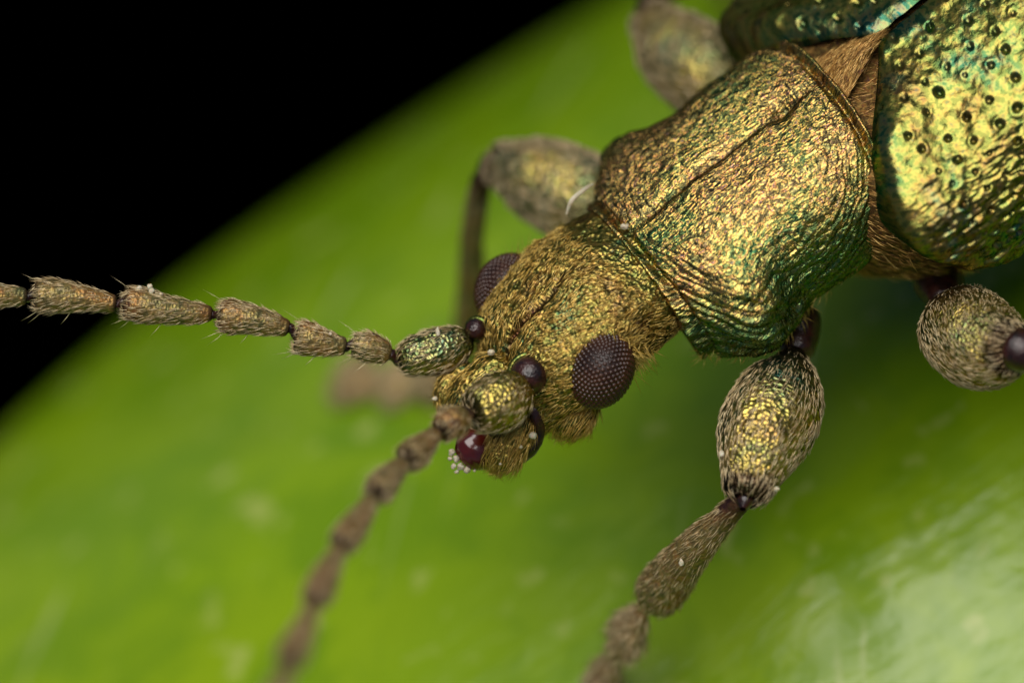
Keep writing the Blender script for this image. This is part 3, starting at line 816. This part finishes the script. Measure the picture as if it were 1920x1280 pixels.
# ---- legs
def leg(label, coxa, femur, fprof, tibia, tprof, tarsus, n_f=2600, n_t=1200, knee=1.0):
    root = empty('leg', (0, 0, 0), beetle); root['label'] = label
    hr = Hairs()
    if coxa is not None:
        segment('coxa', root, [PX(*p) for p in coxa[0]], coxa[1], MAT['joint'], 30, 28, seed=70)
    def ft(f): return 0.9 * np.clip((f - 0.86) / 0.07, 0, 1) + 0.85 * gauss(f / 0.27, 1)  # dark knee end; the base darkening paints in shade under the body
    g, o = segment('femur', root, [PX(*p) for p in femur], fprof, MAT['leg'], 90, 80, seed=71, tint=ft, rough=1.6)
    hr.grow(g, int(n_f * 1.2), 22, 0.72, 0.09, 0.04, (1, 0), 0.12, weight=np.clip((g.f - 0.06) / 0.08, 0, 1)[:, None] * np.clip((1.0 - g.f) / 0.06, 0, 1)[:, None] * (1 - 0.75 * np.clip((0.42 - g.f) / 0.2, 0, 1)[:, None] * np.clip((nrm(g.P - g.C[:, None]) @ UPC - 0.55) / 0.3, 0, 1)), tint=(0.1, 1))
    kn = PX(*femur[-1]); t0 = PX(*tibia[0]); dk = nrm(t0 - kn + 1e-6)
    tube(np.array([kn - dk * 0.08, 0.5 * (kn + t0), t0 + nrm(PX(*tibia[1]) - t0) * 0.12]), [(0, 6), (0.3, fprof[-2][1] * 0.36 * knee), (0.7, fprof[-2][1] * 0.34 * knee), (1, 8)], 20, 24).build('knee', MAT['joint'], root)
    g, o = segment('tibia', root, [PX(*p) for p in tibia], tprof, MAT['antenna'], 60, 40, seed=72, tint=lambda f: 0.85 * gauss(f / 0.2, 1))
    hr.grow(g, n_t, 28, 0.8, 0.2, 0.1, (1, 0), 0.2, weight=np.clip((g.f - 0.03) / 0.1, 0, 1)[:, None] + 0 * g.th[None], tint=(0.0, 0.9))
    for i, (pth, pr_, fl) in enumerate(tarsus):
        g, o = segment('tarsal_segment', root, [PX(*p) for p in pth], pr_, MAT['antenna'], 40, 36, fl, ref=UPC, seed=73 + i)
        hr.grow(g, 800, 34, 0.8, 0.45, 0.2, (1, 0), 0.3, tint=(0.1, 1))
    hr.build(MAT['hair_pale'], root)
    return root
FP = [(0, 6), (0.05, 24), (0.16, 46), (0.34, 82), (0.52, 92), (0.70, 80), (0.86, 57), (0.95, 46), (1, 26)]
def tars(pts, r=46, last=True):
    """tarsal segments from a list of pixel points; depth comes from the leaf they rest on"""
    out = []
    for i in range(len(pts) - 1):
        (x0, y0, d0), (x1, y1, d1) = pts[i], pts[i + 1]
        a = np.array([x0, y0, d0]); b_ = np.array([x1, y1, d1])
        a2 = a + (b_ - a) * 0.06; b2 = b_ - (b_ - a) * 0.03
        out.append(([tuple(a2), tuple(0.5 * (a2 + b2)), tuple(b2)], [(0, 4), (0.08, r * 0.32), (0.35, r * 0.62), (0.75, r), (0.92, r * 0.8), (1, 6)], 0.6))
    return out
def on_leaf(x, y, up=0.16): return leaf_depth(x, y) + up
t1d = on_leaf(1160, 1235, 0.3)
leg('front leg bent down to the leaf, swollen golden thigh', ([(1475, 570, -0.95), (1492, 620, -0.85), (1494, 672, -0.66)], [(0, 20), (0.3, 52), (0.65, 40), (0.9, 30), (1, 8)]),
    [(1494, 655, -0.70), (1470, 730, -0.38), (1428, 825, -0.08), (1396, 938, 0.18)], FP,
    [(1398, 928, 0.15), (1310, 1020, -0.28), (1222, 1128, -0.95)], [(0, 8), (0.05, 22), (0.16, 23), (0.3, 29), (0.6, 40), (0.85, 48), (0.96, 40), (1, 8)],
    tars([(1216, 1130, -1.0), (1160, 1215, -1.45), (1120, 1310, on_leaf(1120, 1310, .2)), (1090, 1390, on_leaf(1090, 1390, .2))], 52))
leg('middle leg with its thigh pointing outward and dark knee', ([(1740, 490, -1.0), (1762, 530, -0.90), (1775, 575, -0.65)], [(0, 20), (0.3, 50), (0.65, 40), (0.9, 30), (1, 8)]),
    [(1768, 562, -0.66), (1800, 610, -0.34), (1850, 648, 0.06), (1908, 654, 0.42)], [(0, 6), (0.05, 26), (0.15, 52), (0.33, 84), (0.52, 90), (0.72, 80), (0.88, 58), (0.96, 44), (1, 14)],
    [(1922, 660, 0.46), (2010, 730, 0.15), (2100, 860, on_leaf(2100, 860, 0.55))], [(0, 8), (0.06, 30), (0.3, 36), (0.6, 44), (0.85, 50), (1, 8)],
    tars([(2102, 864, on_leaf(2102, 864, 0.52)), (2140, 930, on_leaf(2140, 930, .3)), (2165, 1000, on_leaf(2165, 1000, .2)), (2185, 1070, on_leaf(2185, 1070, .2))], 50), knee=2.6)
leg('far front leg with raised bent knee, out of focus', ([(1330, 430, -1.60), (1240, 425, -1.62), (1180, 405, -1.62)], [(0, 20), (0.3, 50), (0.7, 40), (1, 10)]),
    [(1200, 420, -1.65), (1090, 372, -1.85), (1010, 335, -2.05), (918, 300, -2.25)], [(0, 8), (0.05, 40), (0.2, 74), (0.45, 92), (0.68, 82), (0.88, 54), (0.96, 42), (1, 12)],
    [(906, 318, -2.28), (888, 420, -2.75), (884, 540, -3.5), (872, 668, -4.3)], [(0, 8), (0.05, 20), (0.3, 22), (0.7, 28), (0.95, 30), (1, 8)],
    tars([(868, 674, -4.32), (800, 715, on_leaf(800, 715)), (730, 722, on_leaf(730, 722)), (640, 712, on_leaf(640, 712))], 56), 3000, 900)
leg('far middle leg behind the shield, out of focus', ([(1480, 250, -1.75), (1440, 210, -1.75), (1410, 180, -1.75)], [(0, 20), (0.3, 50), (0.7, 40), (1, 10)]),
    [(1425, 205, -1.80), (1340, 150, -2.05), (1270, 95, -2.35), (1208, 22, -2.6)], [(0, 8), (0.05, 40), (0.2, 74), (0.45, 90), (0.68, 82), (0.88, 54), (0.96, 42), (1, 12)],
    [(1204, 12, -2.66), (1268, -28, -3.6), (1350, -52, on_leaf(1350, -52, 0.7))], [(0, 8), (0.05, 22), (0.3, 26), (0.7, 30), (0.95, 30), (1, 8)],
    tars([(1353, -53, on_leaf(1353, -53, 0.66)), (1395, -45, on_leaf(1395, -45, .25)), (1450, -55, on_leaf(1450, -55)), (1510, -70, on_leaf(1510, -70))], 50), 3000, 900)

# ============================================================================= pollen grains and specks lying on the beetle
def surf_depth(px, py):
    best = None
    for g in SURF:
        k = DIST / (DIST - g.P[..., 2])
        x = g.P[..., 0] * k * PXMM + 960; y = 640 - g.P[..., 1] * k * PXMM
        m = (np.abs(x - px) < 9) & (np.abs(y - py) < 9)
        if m.any():
            z = g.P[..., 2][m].max(); best = z if best is None else max(best, z)
    return best
def grain(px, py, r, label, group, d=None, sy=1.0):
    global BASE
    z = surf_depth(px, py) if d is None else d
    r = r * 0.85
    if z is None: z = -0.35
    c = PX(px, py, z + r * 0.7 / PXMM)
    BASE = to_world(c)
    g = ellipsoid(c, (np.array([0, 1.0, 0]), np.array([1.0, 0, 0]), np.array([0, 0, 1.0])), (r * sy, r, r), 12, 14)
    q = (g.P - c) * PXMM / 4.0 + px
    g.displace(0.4 * r * fbm(q[..., 0], q[..., 1], q[..., 2] + py, int(px) % 97, 2))
    o = g.build('pollen_grain', MAT['pollen'], None)
    o.location = BASE.tolist()
    tag(o, label, 'pollen', group)
    return o
for (x, y, r) in ((847, 848, 7), (856, 860, 8), (850, 874, 6), (864, 874, 8), (876, 880, 7), (857, 884, 5), (844, 860, 5), (890, 882, 4)):
    grain(x, y, r, 'pale pollen grain in the clump stuck to the red brown lip', 'pollen clump at the mouth', d=-0.30)
for (x, y, r) in ((261, 541, 7), (280, 537, 6), (285, 545, 7), (302, 551, 4)):
    grain(x, y, r, 'pale pollen grain on top of the straight antenna', 'pollen on the antenna', d=-0.14)
for (x, y, r, sy, lab) in ((821, 622, 5, 1.7, 'upright whitish speck on the thick first segment of the straight antenna'),
                       (921, 660, 7, 1, 'round white pollen grain at the base of the straight antenna'),
                       (998, 816, 8, 1, 'translucent pollen grain hanging between jaw and cheek'),
                       (977, 838, 4, 1, 'tiny pale grain on the outer side of the jaw'),
                       (938, 869, 3, 1, 'tiny pale grain on the tip of the jaw'),
                       (620, 626, 4, 1, 'yellowish grain on the third segment of the straight antenna'),
                       (1172, 425, 9, 0.7, 'flat white flake on the front rim of the shield'),
                       (1352, 850, 6, 1, 'white speck on the side of the swollen front thigh'),
                       (1456, 916, 6, 1, 'white speck at the lower edge of the front thigh'),
                       (1277, 1054, 6, 1.3, 'pale speck on the shin of the front leg'),
                       (815, 748, 5, 1, 'pale grain on the far jaw below the straight antenna')):
    grain(x, y, r, lab, None, sy=sy)

# ---- a pale lint fibre caught on the front corner of the shield
fp = [PX(1112, 345, -0.62), PX(1092, 358, -0.50), PX(1072, 376, -0.45), PX(1062, 402, -0.50)]
BASE = to_world(fp[1])
g = tube(np.array(fp), [(0, 1.5), (0.2, 4.0), (0.7, 4.5), (1, 2.0)], 30, 8, 0.5)
lf = g.build('lint_fibre', MAT['pollen'], None); lf.location = BASE.tolist()
tag(lf, 'pale curved lint fibre caught on the front corner of the bronze shield', 'fibre')
